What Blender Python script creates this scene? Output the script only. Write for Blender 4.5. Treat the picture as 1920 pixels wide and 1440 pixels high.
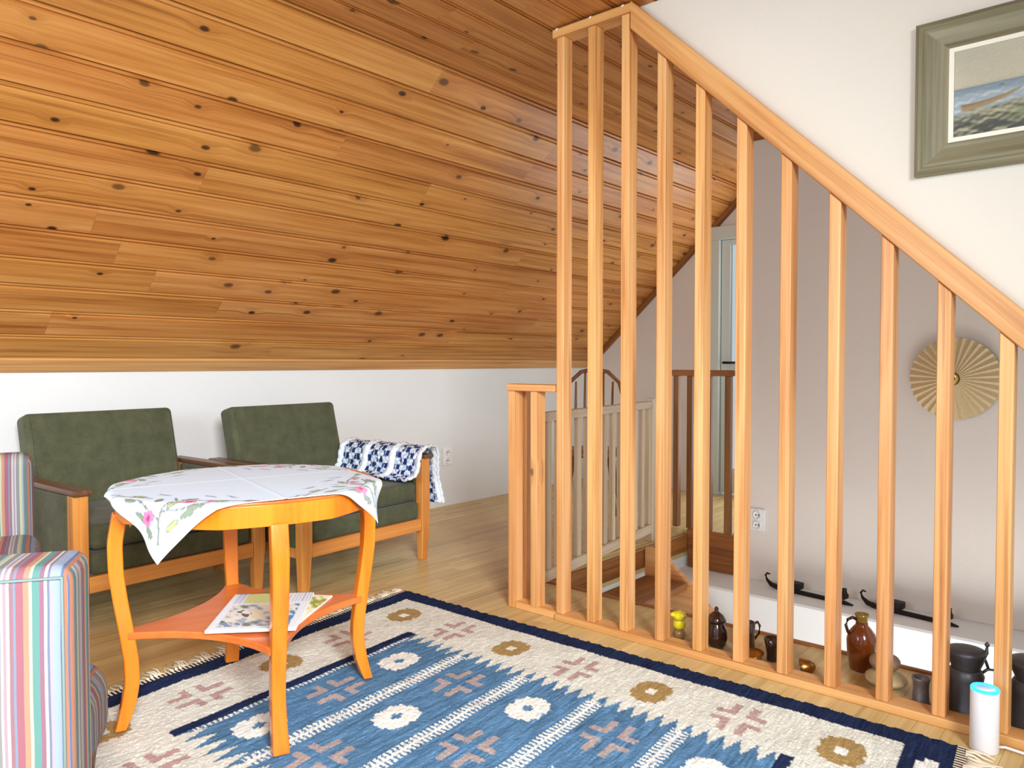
import bpy, bmesh, math, random
import numpy as np
from mathutils import Matrix, Vector
random.seed(7); rng = np.random.default_rng(7)
for o in list(bpy.data.objects): bpy.data.objects.remove(o)
S = bpy.context.scene; COL = S.collection
PI = math.pi
def R(d): return math.radians(d)

# ------------------------------------------------------------------ camera
cam = bpy.data.cameras.new('camera'); cam.lens = 1430/1920*36; cam.sensor_width = 36; cam.clip_start = .05
co = bpy.data.objects.new('camera', cam); COL.objects.link(co)
co.location = (0, 0, 1.0); co.rotation_euler = (R(90-1.602), 0, R(40.93-90)); S.camera = co
# ------------------------------------------------------------------ world, lights, exposure
W = bpy.data.worlds.new('world'); S.world = W; W.use_nodes = True
bgn = W.node_tree.nodes['Background']; bgn.inputs[0].default_value = (.80, .93, 1.0, 1); bgn.inputs[1].default_value = .62
def area(name, loc, target, sx, sy, e, col, spread=180):
    l = bpy.data.lights.new(name, 'AREA'); l.shape = 'RECTANGLE'; l.size = sx; l.size_y = sy; l.energy = e; l.color = col
    l.spread = R(spread)
    o = bpy.data.objects.new(name, l); COL.objects.link(o); o.location = loc
    o.rotation_euler = (Vector(target)-Vector(loc)).to_track_quat('-Z', 'Y').to_euler(); return o
area('window_light', (-.45, -1.5, 1.95), (1.15, 2.3, .1), 1.0, 1.0, 52, (.95, .98, 1), 85)
area('gable_window_light', (-2.0, 1.5, 1.55), (1.5, 2.4, .3), 1.5, 1.3, 58, (.72, .88, 1))
area('stair_window_light', (2.85, .6, -1.0), (3.75, .9, -.9), 1.6, 1.0, 24, (.93, .98, 1))
area('balcony_light', (5.28, 1.95, 1.1), (3.0, 2.4, 1.2), .9, 1.9, 14, (.9, .97, 1))
S.view_settings.view_transform = 'Standard'; S.view_settings.look = 'None'
S.view_settings.exposure = 0.4; S.view_settings.gamma = 1; S.view_settings.use_curve_mapping = False

# ------------------------------------------------------------------ material helpers
def lin(r, g, b):
    f = lambda c: (c/255/12.92) if c/255 <= .04045 else ((c/255+.055)/1.055)**2.4
    return (f(r), f(g), f(b), 1)
class NT:
    def __init__(s, name, rough=.5, spec=.4):
        s.m = bpy.data.materials.new(name); s.m.use_nodes = True; s.t = s.m.node_tree; s.b = s.t.nodes['Principled BSDF']
        s.b.inputs['Roughness'].default_value = rough; s.b.inputs['Specular IOR Level'].default_value = spec
    def n(s, typ, **kw):
        x = s.t.nodes.new(typ)
        for k, v in kw.items():
            if k.startswith('i_'):
                k = k[2:]; k = int(k) if k.isdigit() else k.replace('_', ' ')
                if isinstance(v, bpy.types.NodeSocket): s.t.links.new(v, x.inputs[k])
                else: x.inputs[k].default_value = v
            else: setattr(x, k, v)
        return x
    def link(s, a, b): s.t.links.new(a, b)
    def math(s, op, a, b=0, c=0):
        x = s.n('ShaderNodeMath', operation=op)
        for i, v in enumerate((a, b, c)):
            if isinstance(v, bpy.types.NodeSocket): s.t.links.new(v, x.inputs[i])
            else: x.inputs[i].default_value = v
        return x.outputs[0]
    def ramp(s, fac, stops, interp='LINEAR'):
        x = s.n('ShaderNodeValToRGB'); r = x.color_ramp; r.interpolation = interp
        while len(r.elements) < len(stops): r.elements.new(.5)
        for e, (p, c) in zip(r.elements, stops): e.position = p; e.color = c if len(c) == 4 else (*c, 1)
        s.link(fac, x.inputs[0]); return x.outputs[0]
    def mix(s, fac, a, b, mode='MIX'):
        x = s.n('ShaderNodeMix', data_type='RGBA', blend_type=mode)
        for i, v in ((0, fac), (6, a), (7, b)):
            if isinstance(v, bpy.types.NodeSocket): s.link(v, x.inputs[i])
            else: x.inputs[i].default_value = v
        return x.outputs[2]
    def smooth(s, v, a, b):
        x = s.n('ShaderNodeMapRange', interpolation_type='SMOOTHSTEP'); s.link(v, x.inputs[0])
        x.inputs[1].default_value = a; x.inputs[2].default_value = b; return x.outputs[0]
    def color(s, c):
        if isinstance(c, bpy.types.NodeSocket): s.link(c, s.b.inputs['Base Color'])
        else: s.b.inputs['Base Color'].default_value = c
        return s
    def bump(s, h, strength=.2, dist=.002):
        x = s.n('ShaderNodeBump'); x.inputs['Strength'].default_value = strength; x.inputs['Distance'].default_value = dist
        s.link(h, x.inputs['Height']); s.link(x.outputs[0], s.b.inputs['Normal']); return s
    def obj(s, rand=True, axis='X'):
        tc = s.n('ShaderNodeTexCoord').outputs['Object']
        if axis == 'Z': # long axis to X
            sp = s.n('ShaderNodeSeparateXYZ'); s.link(tc, sp.inputs[0]); cb = s.n('ShaderNodeCombineXYZ')
            for i, j in ((0, 2), (1, 1), (2, 0)): s.link(sp.outputs[j], cb.inputs[i])
            tc = cb.outputs[0]
        if axis == 'Y':
            sp = s.n('ShaderNodeSeparateXYZ'); s.link(tc, sp.inputs[0]); cb = s.n('ShaderNodeCombineXYZ')
            for i, j in ((0, 1), (1, 0), (2, 2)): s.link(sp.outputs[j], cb.inputs[i])
            tc = cb.outputs[0]
        s.r = s.n('ShaderNodeObjectInfo').outputs['Random']
        if rand:
            ml = s.n('ShaderNodeVectorMath', operation='MULTIPLY'); cb = s.n('ShaderNodeCombineXYZ')
            k = s.math('MULTIPLY', s.r, 61.7)
            for i in range(3): s.link(k, cb.inputs[i])
            ad = s.n('ShaderNodeVectorMath', operation='ADD'); s.link(tc, ad.inputs[0]); s.link(cb.outputs[0], ad.inputs[1])
            return ad.outputs[0]
        return tc
    def scale(s, v, sx, sy, sz):
        x = s.n('ShaderNodeVectorMath', operation='MULTIPLY'); s.link(v, x.inputs[0]); x.inputs[1].default_value = (sx, sy, sz); return x.outputs[0]
    def noise(s, v, sc=1, det=3, rough=.5, dist=0):
        x = s.n('ShaderNodeTexNoise'); s.link(v, x.inputs['Vector']); x.inputs['Scale'].default_value = sc; x.inputs['Detail'].default_value = det
        x.inputs['Roughness'].default_value = rough; x.inputs['Distortion'].default_value = dist; return x.outputs['Fac']
def wood(name, light, mid, dark, axis='X', knots=0, rough=.45, vary=.25, grain=38, spec=.4, coat=0, knotcol=None, flat=False):
    t = NT(name, rough, spec); v = t.obj(True, axis)
    if knots:
        vk = t.scale(v, 3.6, 6.2, 0.0)
        vo = t.n('ShaderNodeTexVoronoi', feature='F1', voronoi_dimensions='2D'); t.link(vk, vo.inputs['Vector']); vo.inputs['Scale'].default_value = 1; vo.inputs['Randomness'].default_value = .9
        d = vo.outputs['Distance']; csep = t.n('ShaderNodeSeparateColor'); t.link(vo.outputs['Color'], csep.inputs[0])
        keep = t.smooth(csep.outputs[0], 1-knots, 1-knots+.02)
        size = t.math('MULTIPLY_ADD', t.math('POWER', csep.outputs[1], 2), .085, .045)
        rel = t.math('DIVIDE', d, size)
        core = t.math('MULTIPLY', t.math('MULTIPLY', t.math('SUBTRACT', 1, t.smooth(rel, .5, 1.1)), keep), t.math('MULTIPLY_ADD', csep.outputs[2], .3, .7))
        halo = t.math('MULTIPLY', t.math('SUBTRACT', 1, t.smooth(rel, .8, 4.2)), keep)
        sp = t.n('ShaderNodeSeparateXYZ'); t.link(v, sp.inputs[0]); cb = t.n('ShaderNodeCombineXYZ')
        t.link(sp.outputs[0], cb.inputs[0]); t.link(t.math('ADD', sp.outputs[1], t.math('MULTIPLY', halo, .014)), cb.inputs[1]); t.link(sp.outputs[2], cb.inputs[2]); vg = cb.outputs[0]
    else: vg = v
    wob = t.noise(t.scale(vg, 1.2, 5, 5), 1, 2)
    sp = t.n('ShaderNodeSeparateXYZ'); t.link(vg, sp.inputs[0])
    g1 = t.noise(t.scale(vg, 1.3, grain, grain), 1, 4, .6, .3)
    g2 = t.noise(t.scale(vg, .7, grain*.28, grain*.28), 1, 2, .5, .6)
    g3 = t.noise(t.scale(vg, .9, grain*2.6, grain*2.6), 1, 3, .65, .2)
    f = t.math('ADD', t.math('ADD', t.math('MULTIPLY', g1, .45), t.math('MULTIPLY', g2, .32)), t.math('MULTIPLY', g3, .28))
    c = t.ramp(f, [(.36, dark), (.5, mid), (.66, light)])
    hs = t.n('ShaderNodeHueSaturation'); t.link(c, hs.inputs['Color'])
    t.link(t.math('MULTIPLY_ADD', t.r, vary*2, 1-vary), hs.inputs['Value']); t.link(t.math('MULTIPLY_ADD', t.math('FRACT', t.math('MULTIPLY', t.r, 7.3)), .008, .496), hs.inputs['Hue'])
    c = hs.outputs[0]
    if knots:
        stk = t.smooth(t.noise(t.scale(vg, .8, 46, 46), 1, 2, .5, .4), .60, .70)
        c = t.mix(t.math('MULTIPLY', stk, .55), c, dark, 'MIX')
        c = t.mix(t.math('MULTIPLY', halo, .22), c, dark, 'MIX')
        c = t.mix(core, c, knotcol or (.045, .015, .006, 1))
    t.color(c); t.bump(g1, .12, .001)
    if coat: t.b.inputs['Coat Weight'].default_value = coat; t.b.inputs['Coat Roughness'].default_value = .15
    return t.m
def plain(name, c, rough=.5, metal=0, spec=.4, noise=0, nscale=60, bump=0, coat=0):
    t = NT(name, rough, spec); t.b.inputs['Metallic'].default_value = metal
    if noise or bump:
        v = t.obj(False); f = t.noise(v, nscale, 4, .6)
        if noise: t.color(t.mix(f, tuple(x*(1-noise) for x in c[:3])+(1,), tuple(min(1, x*(1+noise)) for x in c[:3])+(1,)))
        else: t.color(c)
        if bump: t.bump(f, bump, .002)
    else: t.color(c)
    if coat: t.b.inputs['Coat Weight'].default_value = coat; t.b.inputs['Coat Roughness'].default_value = .08
    return t.m
def attr(name, rough=.9, bumpscale=0, bumpstr=.3, spec=.15, weave=None, sheen=0):
    t = NT(name, rough, spec); a = t.n('ShaderNodeAttribute'); a.attribute_name = 'col'; c = a.outputs['Color']
    v = t.obj(False)
    if weave:
        f = t.noise(t.scale(v, *weave), 1, 4, .7); k = t.ramp(f, [(.25, (.62, .62, .62, 1)), (.75, (1.3, 1.3, 1.3, 1))])
        c = t.mix(1.0, c, k, 'MULTIPLY'); t.bump(f, bumpstr, .004)
    elif bumpscale: t.bump(t.noise(v, bumpscale, 3, .6), bumpstr, .003)
    t.color(c)
    if sheen: t.b.inputs['Sheen Weight'].default_value = sheen
    return t.m

M = {}
M['ceil'] = wood('varnished_knotty_pine', lin(212, 152, 86), lin(190, 124, 60), lin(146, 84, 36), knots=.60, rough=.36, vary=.05, grain=40)
M['pine'] = wood('pale_pine', lin(234, 186, 126), lin(218, 156, 94), lin(166, 100, 50), axis='Z', rough=.4, vary=.06, grain=36, knots=.10, knotcol=(.16, .06, .02, 1))
M['pine_y'] = wood('pale_pine_rail', lin(232, 180, 120), lin(216, 154, 92), lin(176, 108, 56), axis='Y', rough=.4, vary=.08, grain=34)
M['pine_x'] = wood('pale_pine_cross', lin(240, 196, 142), lin(226, 170, 112), lin(200, 130, 74), axis='X', rough=.4, vary=.08, grain=34)
M['brown_x'] = wood('brown_stained_pine', lin(170, 110, 60), lin(140, 86, 42), lin(96, 54, 24), axis='X', rough=.4, vary=.1)
M['brown_y'] = wood('brown_stained_pine_y', lin(170, 110, 60), lin(140, 86, 42), lin(96, 54, 24), axis='Y', rough=.4, vary=.1)
M['brown_z'] = wood('brown_stained_pine_z', lin(150, 100, 56), lin(120, 76, 40), lin(80, 48, 24), axis='Z', rough=.4, vary=.1)
M['grey_z'] = wood('whitewashed_pine', lin(214, 196, 170), lin(196, 176, 148), lin(170, 146, 116), axis='Z', rough=.6, vary=.06)
M['grey_x'] = wood('whitewashed_pine_x', lin(214, 196, 170), lin(196, 176, 148), lin(170, 146, 116), axis='X', rough=.6, vary=.06)
M['floor'] = wood('beech_parquet', lin(220, 196, 142), lin(204, 176, 120), lin(172, 144, 92), rough=.36, vary=.09, grain=30)
M['oak'] = wood('honey_oak', lin(226, 158, 86), lin(214, 142, 70), lin(186, 112, 46), axis='Z', rough=.35, vary=.05)
M['oak_x'] = wood('honey_oak_rail', lin(226, 158, 86), lin(214, 142, 70), lin(186, 112, 46), axis='X', rough=.35, vary=.05)
M['walnut'] = wood('walnut_arm', lin(126, 92, 68), lin(104, 72, 50), lin(74, 48, 32), axis='Y', rough=.32, vary=.06)
M['teak'] = wood('orange_lacquered_beech', lin(238, 136, 36), lin(229, 121, 24), lin(208, 100, 12), axis='Z', rough=.25, vary=.03, grain=26, coat=.25)
M['teak_top'] = wood('orange_lacquered_top', lin(222, 128, 62), lin(210, 112, 48), lin(190, 92, 34), axis='X', rough=.3, vary=.03, grain=22, coat=.2)
def wallmat(name, c, bump=.35):
    t = NT(name, .85, .2); v = t.obj(False); f = t.noise(v, 90, 5, .65); g = t.noise(v, 2.2, 2)
    t.color(t.mix(g, tuple(x*.95 for x in c[:3])+(1,), c)); t.bump(f, bump, .003); return t.m
M['white'] = wallmat('white_woodchip', (.80, .80, .79, 1))
M['cream'] = wallmat('cream_woodchip', (.78, .74, .67, 1))
M['rose'] = wallmat('warm_white_woodchip', (.80, .72, .66, 1))
M['bright'] = wallmat('white_plaster', (.84, .85, .85, 1), .1)
def velvet():
    t = NT('moss_green_velvet', .95, .1); v = t.obj(False); f = t.noise(v, 14, 4, .65); h = t.noise(v, 120, 3, .7)
    c = t.ramp(f, [(.3, lin(56, 60, 42)), (.7, lin(84, 86, 64))]); t.color(t.mix(t.math('MULTIPLY', h, .35), c, lin(120, 120, 92)))
    t.bump(h, .35, .003); t.b.inputs['Sheen Weight'].default_value = .12; t.b.inputs['Sheen Roughness'].default_value = .5; return t.m
M['velvet'] = velvet()
STR = [((156, 172, 200), 3), ((194, 124, 140), 9), ((234, 170, 142), 7), ((238, 238, 200), 4), ((124, 178, 172), 9), ((182, 128, 152), 6), ((242, 242, 218), 4), ((140, 152, 182), 3), ((206, 194, 212), 4),
       ((186, 204, 236), 9), ((130, 150, 198), 3), ((230, 160, 130), 8), ((140, 162, 166), 9), ((198, 206, 214), 4), ((232, 234, 194), 6), ((170, 167, 170), 8), ((236, 232, 234), 3), ((204, 176, 188), 4), ((234, 234, 234), 4), ((184, 138, 148), 5)]
def stripes():
    t = NT('striped_cotton', .9, .1); tc = t.n('ShaderNodeTexCoord').outputs['Object']
    ge = t.n('ShaderNodeNewGeometry'); vt = t.n('ShaderNodeVectorTransform', vector_type='NORMAL', convert_from='WORLD', convert_to='OBJECT'); t.link(ge.outputs['Normal'], vt.inputs[0])
    sn = t.n('ShaderNodeSeparateXYZ'); t.link(vt.outputs[0], sn.inputs[0]); sp = t.n('ShaderNodeSeparateXYZ'); t.link(tc, sp.inputs[0])
    side = t.math('GREATER_THAN', t.math('ABSOLUTE', sn.outputs[0]), .72)
    x, y = sp.outputs[0], sp.outputs[1]
    s_ = t.math('ADD', t.math('MULTIPLY', t.math('SUBTRACT', 1, side), x), t.math('MULTIPLY', side, y))
    w = t.noise(tc, 5, 2); s_ = t.math('ADD', s_, t.math('MULTIPLY', w, .006))
    f = t.math('FRACT', t.math('MULTIPLY', s_, 1/.122))
    tot = sum(w for _, w in STR); p = 0; st = []
    for c, w_ in STR: st.append((p/tot, lin(*(x*.70 for x in c)))); p += w_
    c = t.ramp(f, st, 'CONSTANT'); h = t.noise(tc, 300, 2); t.color(c); t.bump(t.math('ADD', t.math('MULTIPLY', h, .3), t.math('MULTIPLY', t.noise(tc, 16, 2), 2)), .25, .004); return t.m
M['stripes'] = stripes()
M['piping'] = plain('grey_green_piping', lin(112, 132, 132), .9)
M['rug'] = attr('woven_wool', .95, spec=.05, weave=(26, 210, 40), bumpstr=.55)
M['fringe'] = plain('cotton_fringe', lin(226, 212, 188), .95)
M['cloth'] = attr('embroidered_linen', .75, 420, .12, .2)
M['knit'] = attr('knitted_wool', .95, 160, .8, .05)
M['paint'] = attr('oil_paint', .6, 130, .25, .2)
M['print'] = attr('magazine_print', .35, spec=.4)
M['paper'] = plain('white_paper', lin(238, 240, 242), .6)
M['frame'] = wood('grey_green_frame', lin(154, 148, 122), lin(128, 122, 96), lin(84, 78, 58), axis='X', rough=.5, vary=.02, grain=24)
M['liner'] = plain('white_liner', lin(240, 236, 222), .6)
M['plastic'] = plain('white_plastic', lin(236, 234, 232), .35)
M['speaker'] = plain('white_speaker_mesh', lin(232, 228, 230), .6, noise=.06, nscale=500)
M['dark'] = plain('dark_hole', lin(20, 18, 18), .7)
M['iron'] = plain('black_iron', lin(44, 38, 36), .55, .6, noise=.2)
M['pewter'] = plain('dark_pewter', lin(78, 78, 82), .45, .45, noise=.25, nscale=30)
M['pewter2'] = plain('blotched_pewter', lin(124, 120, 122), .42, .5, noise=.5, nscale=40)
M['glaze'] = plain('brown_salt_glaze', lin(112, 52, 14), .18, coat=.6, noise=.35, nscale=18)
M['glaze_olive'] = plain('olive_glaze', lin(136, 108, 40), .25, coat=.5, noise=.2)
M['glaze_dark'] = plain('dark_brown_glaze', lin(58, 36, 28), .16, coat=.7)
M['copper'] = plain('antique_brass', lin(176, 128, 60), .28, .9, noise=.2)
M['brass'] = plain('polished_brass', lin(206, 164, 92), .2, 1)
M['stone'] = plain('grey_stone', lin(150, 122, 98), .7, noise=.25, nscale=14, bump=.2)
M['stone2'] = plain('pale_stone', lin(196, 172, 132), .75, noise=.2, nscale=16, bump=.2)
M['yellow'] = plain('yellow_ceramic', lin(236, 220, 40), .3, coat=.4)
M['clear'] = plain('smoky_crystal', lin(150, 116, 76), .1, coat=.5)
M['straw'] = plain('pleated_straw', lin(222, 200, 160), .7, noise=.15, nscale=90)
M['sash'] = plain('white_lacquered_sash', lin(206, 214, 208), .4)
t = NT('window_glass', .02, .5); t.b.inputs['Transmission Weight'].default_value = 1; t.b.inputs['IOR'].default_value = 1.45; M['glass'] = t.m
t = NT('led_ring'); t.color((.02, .3, 1, 1)); t.b.inputs['Emission Color'].default_value = (.01, .34, 1, 1); t.b.inputs['Emission Strength'].default_value = 4; M['led'] = t.m

# ------------------------------------------------------------------ mesh helpers
class MB:
    def __init__(s): s.v = []; s.f = []; s.sm = []
    def add(s, vs, fs, smooth=False, mat=None):
        k = len(s.v); s.v += [tuple((mat @ Vector(p)) if mat else p) for p in vs]
        s.f += [tuple(i+k for i in f) for f in fs]; s.sm += [smooth]*len(fs); return s
    def box(s, x0, x1, y0, y1, z0, z1, mat=None):
        return s.add([(x0, y0, z0), (x1, y0, z0), (x1, y1, z0), (x0, y1, z0), (x0, y0, z1), (x1, y0, z1), (x1, y1, z1), (x0, y1, z1)],
                     [(0, 3, 2, 1), (4, 5, 6, 7), (0, 1, 5, 4), (1, 2, 6, 5), (2, 3, 7, 6), (3, 0, 4, 7)], False, mat)
    def prism(s, poly, axis, a, b, mat=None, smooth=False):
        """poly 2-D extruded along axis from a to b; 'x': (y,z)  'y': (x,z)  'z': (x,y)"""
        n = len(poly); g = {'x': lambda p, t: (t, p[0], p[1]), 'y': lambda p, t: (p[0], t, p[1]), 'z': lambda p, t: (p[0], p[1], t)}[axis]
        vs = [g(p, a) for p in poly]+[g(p, b) for p in poly]
        fs = [tuple(range(n)), tuple(range(2*n-1, n-1, -1))]+[(i, i+n, (i+1) % n+n, (i+1) % n) for i in range(n)]
        k = len(s.v); s.add(vs, fs, smooth, mat)
        if smooth: s.sm[-len(fs)] = False; s.sm[-len(fs)+1] = False
        return s
    def lathe(s, prof, n=32, mat=None, cap0=True, cap1=True):
        vs = [(r*math.cos(2*PI*j/n), r*math.sin(2*PI*j/n), z) for r, z in prof for j in range(n)]
        fs = [(i*n+j, i*n+(j+1) % n, (i+1)*n+(j+1) % n, (i+1)*n+j) for i in range(len(prof)-1) for j in range(n)]
        s.add(vs, fs, True, mat)
        k = len(s.v)-len(vs)
        if cap0: s.f.append(tuple(range(k+n-1, k-1, -1))); s.sm.append(False)
        if cap1: s.f.append(tuple(range(k+(len(prof)-1)*n, k+len(prof)*n))); s.sm.append(False)
        return s
    def tube(s, pts, rad, n=8, smooth=True, sect=None, up=(0, 0, 1), closed=False):
        pts = [Vector(p) for p in pts]; m = len(pts); vs = []
        for i, p in enumerate(pts):
            a = pts[i-1] if (i or closed) else pts[0]; b = pts[(i+1) % m] if (i < m-1 or closed) else pts[-1]
            t = (b-a).normalized(); u = Vector(up); x = t.cross(u)
            if x.length < 1e-3: x = t.cross(Vector((1, 0, 0)))
            x.normalize(); y = x.cross(t).normalized()
            r = rad[i] if isinstance(rad, (list, tuple)) else rad
            for j in range(n):
                if sect: q = sect[j]; c, d = q[0]*(r if not isinstance(r, tuple) else r[0]), q[1]*(r if not isinstance(r, tuple) else r[1])
                else: c, d = r*math.cos(2*PI*j/n), r*math.sin(2*PI*j/n)
                vs.append(p+x*c+y*d)
        fs = [(i*n+j, i*n+(j+1) % n, ((i+1) % m)*n+(j+1) % n, ((i+1) % m)*n+j) for i in range(m if closed else m-1) for j in range(n)]
        if not closed: fs += [tuple(range(n-1, -1, -1)), tuple(range((m-1)*n, m*n))]
        k = len(s.f); s.add(vs, fs, smooth)
        if not closed: s.sm[-1] = s.sm[-2] = False
        return s
    def build(s, name, mat, parent=None, bevel=0, seg=2, sub=0, fix=True):
        me = bpy.data.meshes.new(name); me.from_pydata([tuple(p) for p in s.v], [], s.f)
        me.polygons.foreach_set('use_smooth', s.sm)
        if fix:
            bm = bmesh.new(); bm.from_mesh(me); bmesh.ops.recalc_face_normals(bm, faces=bm.faces); bm.to_mesh(me); bm.free()
        me.materials.append(mat); o = bpy.data.objects.new(name, me); COL.objects.link(o)
        if parent: o.parent = parent
        if bevel:
            b = o.modifiers.new('bevel', 'BEVEL'); b.width = bevel; b.segments = seg; b.limit_method = 'ANGLE'; b.angle_limit = R(40)
            if seg > 1:
                for p in me.polygons: p.use_smooth = True
                w = o.modifiers.new('wn', 'WEIGHTED_NORMAL'); w.keep_sharp = True
        if sub: d = o.modifiers.new('sub', 'SUBSURF'); d.levels = d.render_levels = sub
        return o
def tag(o, label=None, cat=None, group=None, kind=None):
    for k, v in (('label', label), ('category', cat), ('group', group), ('kind', kind)):
        if v: o[k] = v
    return o
def thing(name, label, cat, loc=(0, 0, 0), rz=0, group=None):
    o = bpy.data.objects.new(name, None); COL.objects.link(o); o.location = loc; o.rotation_euler = (0, 0, rz); o.empty_display_size = .1
    return tag(o, label, cat, group)
def struct(name, mb, mat, bevel=0, label=None):
    return tag(mb.build(name, mat, None, bevel, 1), label, None, None, 'structure')
def grid_obj(name, P, colr, mat, parent=None, solid=0, smooth=True):
    """P: (n,m,3) points, colr: (n,m,3) linear colours"""
    n, m = P.shape[:2]; me = bpy.data.meshes.new(name); N = n*m
    idx = np.arange(N).reshape(n, m); q = np.stack([idx[:-1, :-1], idx[1:, :-1], idx[1:, 1:], idx[:-1, 1:]], -1).reshape(-1, 4)
    me.vertices.add(N); me.vertices.foreach_set('co', P.reshape(-1).astype(np.float32))
    me.loops.add(len(q)*4); me.loops.foreach_set('vertex_index', q.reshape(-1).astype(np.int32))
    me.polygons.add(len(q)); me.polygons.foreach_set('loop_start', np.arange(0, len(q)*4, 4, dtype=np.int32)); me.polygons.foreach_set('loop_total', np.full(len(q), 4, dtype=np.int32))
    me.polygons.foreach_set('use_smooth', np.full(len(q), smooth)); me.update(calc_edges=True); me.validate()
    a = me.color_attributes.new('col', 'FLOAT_COLOR', 'POINT'); c = np.ones((N, 4), np.float32); c[:, :3] = colr.reshape(-1, 3); a.data.foreach_set('color', c.reshape(-1))
    me.materials.append(mat); o = bpy.data.objects.new(name, me); COL.objects.link(o)
    if parent: o.parent = parent
    if solid: s_ = o.modifiers.new('solid', 'SOLIDIFY'); s_.thickness = solid; s_.offset = 0
    return o
def L3(*c): return np.array(lin(*c)[:3])

# ================================================================== SETTING
XF = 2.335            # balustrade face
YK, ZK = 3.83, .96    # knee wall
SL = .915             # ceiling slope
NS, HW = 13, .1432
hyp = math.hypot(1, SL)
LS = .089+NS*HW; YC = YK-LS/hyp; ZC = ZK+SL*LS/hyp
XG = 5.38; XS = 4.12; YE = 1.88
# floor base (under the planks) with the stair opening cut out
fb = MB()
fb.box(-1.2, 2.70, -1.4, 3.9, -.16, -.012); fb.box(2.70, 5.5, 2.2, 3.9, -.16, -.012); fb.box(4.13, 5.5, YE, 2.2, -.16, -.012)
floor = struct('floor', fb, M['floor'], label='light beech parquet floor of the attic room')
struct('wall_back', MB().box(-1.2, 5.5, YK, YK+.1, -.012, ZK+.02), M['white'], label='low white knee wall behind the green armchairs')
g = MB(); door_y0, door_y1, door_z = 1.78, 2.63, 1.97
pts = [(3.9, -.16), (3.9, ZK-.06), (YC, ZC+.02), (1.0, ZC+.02), (1.0, -.16)]
# gable wall as pieces round the balcony door
zs_ = ZK+SL*(YK-door_y1)
g.prism([(door_y1, -.16), (3.93, -.16), (3.93, ZK-.06), (door_y1, zs_+.03)], 'x', XG, XG+.1)
g.prism([(1.0, -.16), (door_y0, -.16), (door_y0, ZC+.03), (1.0, ZC+.03)], 'x', XG, XG+.1)
g.prism([(door_y0, door_z), (door_y1, door_z), (door_y1, zs_+.03), (YC, ZC+.03), (door_y0, ZC+.03)], 'x', XG, XG+.1); g.box(XG, XG+.1, door_y0, door_y1, -.16, 0)
struct('wall_gable', g, M['rose'], label='far gable wall beyond the stair opening')
struct('wall_right', MB().prism([(1.47, ZC), (-1.3, ZC), (-1.3, .02), (-.84, .02), (1.47, ZC-.012)], 'x', 2.397, 2.47), M['cream'], label='cream wall panel above the sloping handrail')
struct('wall_stair', MB().box(XS, XS+.1, -1.6, YE, -.22, ZC), M['rose'], label='pinkish white stairwell wall behind the balusters')
lw = MB().prism([(3.835, -2.6), (4.24, -2.6), (4.24, -.221), (3.845, -.221), (3.835, -.231)], 'y', -1.6, 2.2)
struct('wall_below', lw, M['bright'], label='white lower stairwell wall with a ledge on top')
struct('wall_landing', MB().box(2.6, 4.24, 2.2, 2.3, -2.6, -.16), M['bright'], label='white end wall under the landing')
struct('wall_well', MB().box(2.60, 2.695, -1.4, 2.2, -2.6, -.16), M['bright'], label='near wall of the stairwell below floor level')
struct('floor_lower', MB().box(2.6, 4.24, -1.6, 2.3, -2.7, -2.6), M['floor'])
# ceiling slab + boards
cs = MB().prism([(YK+.1, ZK-.0915+.024), (YC, ZC+.021), (-.6, ZC+.021), (-.6, ZC+.07), (YC-.02, ZC+.07), (YK+.1, ZK-.02)], 'x', -.6, 5.5)
ceil = struct('ceiling', cs, M['ceil'], label='varnished knotty pine ceiling, sloping then flat')
cache = {}
def board_mesh(ln, w):
    key = (round(ln, 3), round(w, 4))
    if key in cache: return cache[key]
    pr = [(.0014, 0), (.0014, .006), (.0060, .0175), (w-.024, .018), (w-.0195, .0055), (w-.0145, .0055), (w-.0105, .0165), (w-.006, .0165), (w-.0014, .003), (w-.0014, 0)]
    o = MB().prism(pr, 'x', 0, ln).build('ceiling_board', M['ceil']); me = o.data; bpy.data.objects.remove(o); cache[key] = me; return me
def put_board(me, mat):
    o = bpy.data.objects.new('ceiling_board', me); COL.objects.link(o); o.parent = ceil; o.matrix_local = mat; return o
x0c, x1c = -.2, 5.4
LEN = [2.4, 3.0, 3.6, 4.2]
def row(base, yd, zd, w):
    mat0 = Matrix(((1, 0, 0, 0), (0, yd[1], zd[1], base[1]), (0, yd[2], zd[2], base[2]), (0, 0, 0, 1)))
    x = x0c-random.random()*1.6
    while x < x1c:
        ln = random.choice(LEN); e = min(x+ln, x1c)
        if e-x > .05:
            m = mat0.copy(); m[0][3] = x; put_board(board_mesh(e-x-.0006, w), m)
        x += ln
sd = (0, -1/hyp, SL/hyp); sn = (0, -SL/hyp, -1/hyp)
for i in range(NS):
    s0 = .089+i*HW; row((0, YK+sd[1]*s0-sn[1]*.018, ZK+sd[2]*s0-sn[2]*.018), sd, sn, HW)
for i in range(11): row((0, YC-i*HW, ZC+.018), (0, -1, 0), (0, 0, -1), HW)
m0 = Matrix(((1, 0, 0, 0), (0, sd[1], sn[1], YK-sn[1]*.012), (0, sd[2], sn[2], ZK-sn[2]*.012), (0, 0, 0, 1)))
tr = MB().prism([(0, 0), (0, .016), (.004, .02), (.083, .02), (.087, .016), (.087, 0)], 'x', -.6, 5.4).build('trim_1', wood('pine_batten', lin(220, 172, 106), lin(204, 148, 84), lin(166, 108, 52), rough=.4, vary=.04)); tr.matrix_world = m0; tag(tr, kind='structure')
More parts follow.
